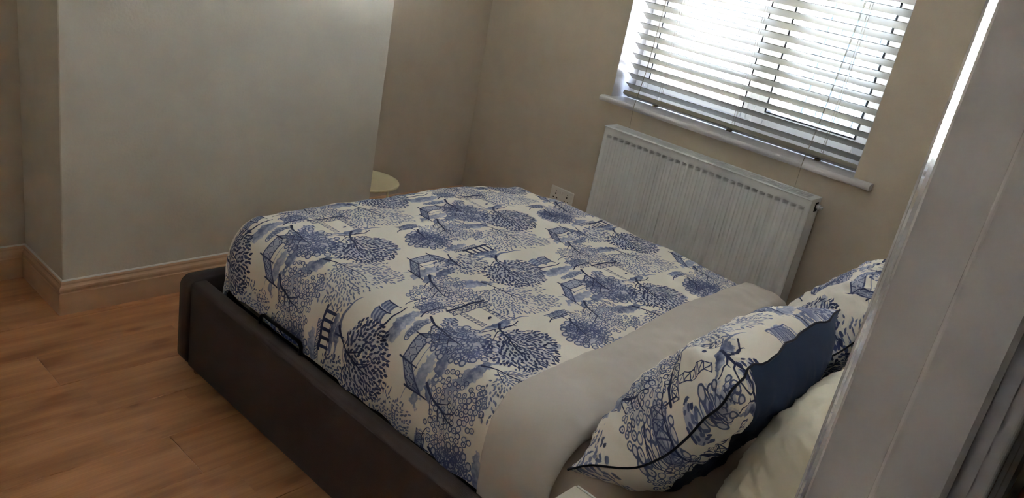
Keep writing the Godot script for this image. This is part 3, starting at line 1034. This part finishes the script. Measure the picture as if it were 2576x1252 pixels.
func bed() -> void:
	var o := thing("bed_frame", "dark brown leather upholstered bed frame with low side rails", "bed", Vector3(0, 0, 0))
	var side := func(z0: float, z1: float) -> ArrayMesh:
		return rounded_bar(Vector3(0.546, 0.028, z0), Vector3(2.43, 0.322, z1), 0.012)
	part("side_rail", side.call(1.992, 2.046), M.leather, o)
	part("side_rail", side.call(0.574, 0.628), M.leather, o)
	# footboard: panel with rounded upper and lower corners
	var prof := []
	var r := 0.035
	for c in [[2.056 - r, 0.33 - r, 0, 90], [0.564 + r, 0.33 - r, 90, 180], [0.564 + r, 0.03 + r, 180, 270], [2.056 - r, 0.03 + r, 270, 360]]:
		prof.append_array(arc(V(c[0], c[1]), r, c[2], c[3], 6))
	var st := begin(true)
	var rings := []
	for k in [[0.487, 0.010], [0.489, 0.004], [0.494, 0.0], [0.537, 0.0], [0.542, 0.004], [0.544, 0.010]]:
		var ring_ := []
		for q in prof:
			var d: Vector2 = V(1.31, 0.18) - q
			ring_.append(Vector3(k[0], q.y + signf(d.y) * k[1], q.x + signf(d.x) * k[1]))
		rings.append(ring_)
	var n := prof.size()
	for i in rings.size() - 1:
		for k in n:
			quad(st, rings[i][k], rings[i + 1][k], rings[i + 1][(k + 1) % n], rings[i][(k + 1) % n])
	for k in range(1, n - 1):
		tri(st, rings[0][0], rings[0][k], rings[0][k + 1])
		tri(st, rings[-1][0], rings[-1][k + 1], rings[-1][k])
	part("footboard", done(st), M.leather, o)
	part("headboard", rounded_bar(Vector3(2.435, 0.05, 0.56), Vector3(2.497, 0.86, 2.05), 0.02), M.leather, o)
	part("slat_base", box_mesh(Vector3(0.546, 0.19, 0.63), Vector3(2.434, 0.235, 1.99), 0.004), M.dark, o)
	for p in [Vector3(0.553, 0, 2.012), Vector3(0.553, 0, 0.60), Vector3(2.40, 0, 2.012), Vector3(2.40, 0, 0.60)]:
		st = begin(true)
		lathe(st, [V(0.001, 0.0), V(0.014, 0.0), V(0.016, 0.004), V(0.012, 0.012), V(0.008, 0.031)], 14, p)
		part("foot_glide", done(st), M.chrome, o, "small silver glide under the frame corner")
	# hoop that keeps the mattress from sliding
	var pts := [Vector3(0.852, 0.30, 1.9995), Vector3(0.853, 0.338, 1.9995), Vector3(0.858, 0.348, 1.9995), Vector3(0.869, 0.353, 1.9995), Vector3(1.032, 0.355, 1.9995), Vector3(1.044, 0.353, 1.9995), Vector3(1.052, 0.344, 1.9995), Vector3(1.055, 0.30, 1.9995)]
	part("mattress_retainer", tube_mesh(pts, 0.0055, 10), M.black_metal, o, "thin black metal hoop above the side rail")

func rounded_bar(lo: Vector3, hi: Vector3, r: float) -> ArrayMesh:   # along x, edges rounded in three facets
	var st := begin()
	box(st, lo, hi, r)
	var st2 := begin(true)
	var prof := []
	for c in [[hi.z - r, hi.y - r, 0, 90], [lo.z + r, hi.y - r, 90, 180], [lo.z + r, lo.y + r, 180, 270], [hi.z - r, lo.y + r, 270, 360]]:
		prof.append_array(arc(V(c[0], c[1]), r, c[2], c[3], 4))
	sweep(st2, prof, func(p: Vector2) -> Vector3: return Vector3(lo.x, p.y, p.x), func(p: Vector2) -> Vector3: return Vector3(hi.x, p.y, p.x))
	return done(st2)

var crease := FastNoiseLite.new()
var fine := FastNoiseLite.new()

func mattress() -> void:
	var o := thing("mattress", "thick double mattress under a peach fitted sheet", "mattress", Vector3(0, 0, 0))
	var st := begin()
	box(st, Vector3(0.60, 0.24, 0.69), Vector3(2.43, 0.43, 1.93), 0.03)
	part("core", done(st), M.white_pillow, o)
	var f := func(i: int, j: int) -> Vector3:
		var s := lerpf(-0.80, 0.80, i / 60.0)
		var t := lerpf(0.62, 2.432, j / 60.0)
		var k := clampf(absf(s) - 0.565, 0.0, 0.2)
		var z := 1.312 + signf(s) * (minf(absf(s), 0.565) + 0.063 * sin(minf(k / 0.1, 1.0) * PI / 2))
		var y := 0.465 - 0.05 * (1 - cos(minf(k / 0.1, 1.0) * PI / 2)) - maxf(k - 0.1, 0.0) * 1.4
		y += 0.004 * crease.get_noise_2d(t * 5, s * 5)
		return Vector3(t, y, z)
	part("fitted_sheet", surface(60, 60, f, func(_i: int, _j: int) -> Vector2: return Vector2.ZERO, true), M.sheet, o)

# the duvet: t runs from the foot (0 at the foot edge of the flat) to the head, s across, both measured along the cloth
const DZ := 1.309
const DHALF := 0.570
const DX := 0.660
func duvet_at(s: float, t: float, lift := 0.0) -> Vector3:
	var es := maxf(absf(s) - DHALF, 0.0)
	var et := maxf(-t, 0.0)
	var e := sqrt(es * es + et * et)
	var top := 0.555 - 0.030 * smoothstep(0.0, 1.15, t) + 0.016 * (1.0 - pow(s / 0.7, 2.0)) * smoothstep(-0.25, 0.3, t) + 0.010 * smoothstep(0.2, 0.9, t)
	top -= 0.03 * smoothstep(0.2, 0.6, -s) * smoothstep(0.45, -0.1, t)
	var a := 0.105
	var b := 0.15
	var L := PI / 2 * sqrt((a * a + b * b) / 2)
	var h := 0.0
	var v := 0.0
	var phi := minf(e / L, 1.0) * PI / 2
	h = (a + lift) * sin(phi)
	v = b * (1.0 - cos(phi)) + maxf(e - L, 0.0)
	var dir := Vector2(signf(s) * es, -et)
	if e > 1e-5: dir /= e
	var z := DZ + clampf(s, -DHALF, DHALF) + dir.x * h
	var x := DX + maxf(t, 0.0) + dir.y * h
	# quilted swelling, and folds that gather towards the edge
	var w := crease.get_noise_2d(t * 3.2, s * 3.2) * 0.007 + fine.get_noise_2d(t * 2.2 + s, s * 7.0) * 0.004
	var edge := smoothstep(0.02, 0.2, e)
	var along := s if et > es else t
	w += edge * 0.0045 * sin(along * 34.0 + 3.0 * crease.get_noise_1d(along * 6.0))
	var nrm := Vector3(dir.y * sin(phi), cos(phi), dir.x * sin(phi))
	return Vector3(x, top - v, z) + nrm * (w + lift * cos(phi))

func band_edges(s: float) -> Vector2:   # start and end of the turned-back band, as t
	var k := clampf((s + 0.66) / 1.33, -0.15, 1.15)
	return V(lerpf(1.655, 1.70, k) + 0.006 * sin(s * 9.0) - DX, lerpf(1.80, 1.895, k) + 0.010 * sin(s * 6.0 + 1.0) - DX)

func duvet() -> void:
	crease.seed = 5; crease.frequency = 1.0; crease.fractal_octaves = 2
	fine.seed = 8; fine.frequency = 1.6; fine.fractal_octaves = 3
	var o := thing("duvet", "blue and white willow-style printed duvet spread over the bed", "duvet", Vector3(0, 0, 0))
	var smax := DHALF + 0.275
	var ns := 200
	var nt := 170
	var f := func(i: int, j: int) -> Vector3:
		var s := lerpf(-smax, smax, float(i) / ns)
		var t := lerpf(-0.275, band_edges(s).x + 0.03, float(j) / nt)
		return duvet_at(s, t)
	var uv := func(i: int, j: int) -> Vector2:
		var s := lerpf(-smax, smax, float(i) / ns)
		var t := lerpf(-0.275, band_edges(s).x + 0.03, float(j) / nt)
		return V((s + DZ - 0.051) / TILE, 1.0 - (t + DX - 0.030) / TILE)
	part("printed_cover", surface(ns, nt, f, uv, true), M.print, o, "white cotton printed with blue trees, bridges and pavilions")
	var nb := 40
	var g := func(i: int, j: int) -> Vector3:
		var s := lerpf(-smax, smax, float(i) / ns)
		var e := band_edges(s)
		var k := float(j) / nb
		var t := lerpf(e.x, e.y, minf(k / 0.85, 1.0))
		var lift := 0.016 * smoothstep(0.0, 0.10, k) - 0.003 + 0.010 * sin(PI * minf(k / 0.85, 1.0))
		lift += 0.0045 * sin((s * 0.8 + t * 2.2) * 26.0 + 4.0 * crease.get_noise_2d(s * 4, t * 4)) * smoothstep(0.05, 0.3, k) * (0.4 + absf(crease.get_noise_2d(s * 3 + 9, t * 3)))
		var p := duvet_at(s, t, lift)
		if k > 0.85:   # the rolled edge of the fold
			var a := (k - 0.85) / 0.15 * PI
			p.x += 0.026 * sin(a)
			p.y -= 0.026 * (1.0 - cos(a))
		return p
	part("turned_back_band", surface(ns, nb, g, func(_i: int, _j: int) -> Vector2: return Vector2.ZERO, true), M.band, o, "plain pale grey band of the duvet folded back")

# a pillow: long axis ex, short axis ey, front normal en
func pillow(o: Node3D, c: Vector3, ex: Vector3, ey: Vector3, L: float, H: float, T: float, mats: Array, shift: Vector2, seed_: int, sag := 0.0, wrap := 2.0, bulge := 1.0) -> void:
	ex = ex.normalized()
	var en := ex.cross(ey).normalized()
	ey = en.cross(ex).normalized()
	crease.seed = seed_
	fine.seed = seed_ + 3
	var n := 64
	var at := func(u: float, v: float, side: float) -> Vector3:
		var px := L / 2 * u * (1.0 - 0.055 * (1.0 - v * v) * u * u)
		var py := H / 2 * v * (1.0 - 0.10 * (1.0 - u * u) * v * v)
		var env := pow(maxf((1.0 - pow(absf(u), 3.2)) * (1.0 - pow(absf(v), 3.2)), 0.0), 0.62)
		var t := T / 2 * env * (1.0 if side > 0 else bulge * (1.0 + 0.5 * maxf(-v, 0.0)))
		var w := crease.get_noise_2d(px * 7.0, py * 7.0 + side * 5.0) * 0.016
		w += fine.get_noise_2d(px * 4.0 + py * 9.0, py * 5.0 - px * 7.0 + side * 3.0) * 0.012
		w += 0.017 * (0.22 - absf(crease.get_noise_2d(px * 9.0 + 3.0, py * 13.0 - px * 8.0 + side * 7.0)))
		w *= sqrt(env) * (0.4 + 0.6 * absf(u))
		var edge := 0.020 * crease.get_noise_1d(px * 5.0 + seed_) * pow(absf(v), 6.0) + 0.012 * crease.get_noise_1d(py * 5.0 + seed_ * 2) * pow(absf(u), 6.0)
		var curl := -0.055 * pow(maxf(u, 0.0), 4.0) * (1.0 - 0.55 * v * v) * smoothstep(-1.0, -0.2, v)
		return c + ex * px + ey * (py - sag * u * u * (0.5 + 0.5 * v)) + en * (side * (t + w) + edge + curl)
	for side in [1.0, -1.0]:
		var cuts := [[-1.0, 1.0, mats[0] if side > 0 else mats[1], "front" if side > 0 else "back"]]
		if side < 0 and wrap < 1.0: cuts = [[-1.0, wrap, mats[1], "back"], [wrap, 1.0, mats[0], "wrapped_end"]]
		for k in cuts:
			var f := func(i: int, j: int) -> Vector3: return at.call(lerpf(k[0], k[1], i / float(n)), lerpf(-1, 1, j / float(n)), side)
			var uv := func(i: int, j: int) -> Vector2:
				var p := V(lerpf(k[0], k[1], i / float(n)) * L / 2, lerpf(-1, 1, j / float(n)) * H / 2)
				return V(p.x + shift.x, -(p.y + shift.y)) / TILE
			part(k[3], surface(n, n, f, uv, side > 0), k[2], o)
	var pts := []
	for k in 4:
		for i in 24:
			var q := -1.0 + i / 12.0
			var uvp: Vector2 = [V(q, -1), V(1, q), V(-q, 1), V(-1, -q)][k]
			pts.append(at.call(uvp.x, uvp.y, 1.0))
	if mats[2]: part("piping", tube_mesh(pts, 0.0024, 6, true), mats[2], o)

func pillows() -> void:
	var a := thing("pillow", "blue printed pillow with navy back leaning at the near side of the bed", "pillow", Vector3(0, 0, 0), "printed pillows at the bed head")
	pillow(a, Vector3(2.060, 0.674, 1.655), Vector3(0.03, 0.035, 0.62), Vector3(0.24, 0.34, -0.03), 0.64, 0.44, 0.20, [M.print, M.navy, M.piping], V(0.20, 0.03), 3, 0.03, 0.72, 1.2)
	var b := thing("pillow", "blue printed pillow on the far side, behind the navy-backed one", "pillow", Vector3(0, 0, 0), "printed pillows at the bed head")
	pillow(b, Vector3(2.075, 0.675, 0.95), Vector3(0.02, 0.0, 0.62), Vector3(0.27, 0.32, -0.02), 0.66, 0.50, 0.2, [M.print, M.navy, M.piping], V(0.16, 0.30), 14, 0.02, 0.62)
	var w := thing("pillow", "plain cream-white plump pillow nearest the door frame", "pillow", Vector3(0, 0, 0))
	pillow(w, Vector3(2.308, 0.650, 1.63), Vector3(0.0, 0.0, 0.66), Vector3(0.12, 0.34, 0.0), 0.66, 0.39, 0.21, [M.white_pillow, M.white_pillow, null], V(0, 0), 21, 0.03)

func bedside() -> void:
	var o := thing("bedside_table", "cream bedside table with a thin silver edge beside the bed head", "bedside table", Vector3(2.03, 0.012, 2.10))
	part("body", box_mesh(Vector3(0.012, 0.05, 0.01), Vector3(0.44, 0.55, 0.37), 0.003), M.cabinet, o)
	part("top", box_mesh(Vector3(0.0, 0.55, 0.0), Vector3(0.452, 0.575, 0.38), 0.002), M.cabinet, o)
	part("edge_trim", box_mesh(Vector3(0.004, 0.5535, -0.003), Vector3(0.452, 0.5765, 0.003), 0.001), M.chrome, o, "thin silver edge strip")
	for k in 2:
		var dr := part("drawer", box_mesh(Vector3(0.0, 0.07 + k * 0.24, 0.02), Vector3(0.014, 0.29 + k * 0.24, 0.36), 0.003), M.cabinet, o)
		var st := begin(true)
		tube(st, [Vector3(0.0, 0.18 + k * 0.24, 0.19), Vector3(-0.02, 0.18 + k * 0.24, 0.19)], 0.011, 12)
		part("knob", done(st), M.chrome, dr)
	for p in [Vector3(0.03, 0, 0.03), Vector3(0.42, 0, 0.03), Vector3(0.03, 0, 0.35), Vector3(0.42, 0, 0.35)]:
		part("foot", box_mesh(p - Vector3(0.015, 0, 0.015), p + Vector3(0.015, 0.05, 0.015), 0.003), M.cabinet, o)
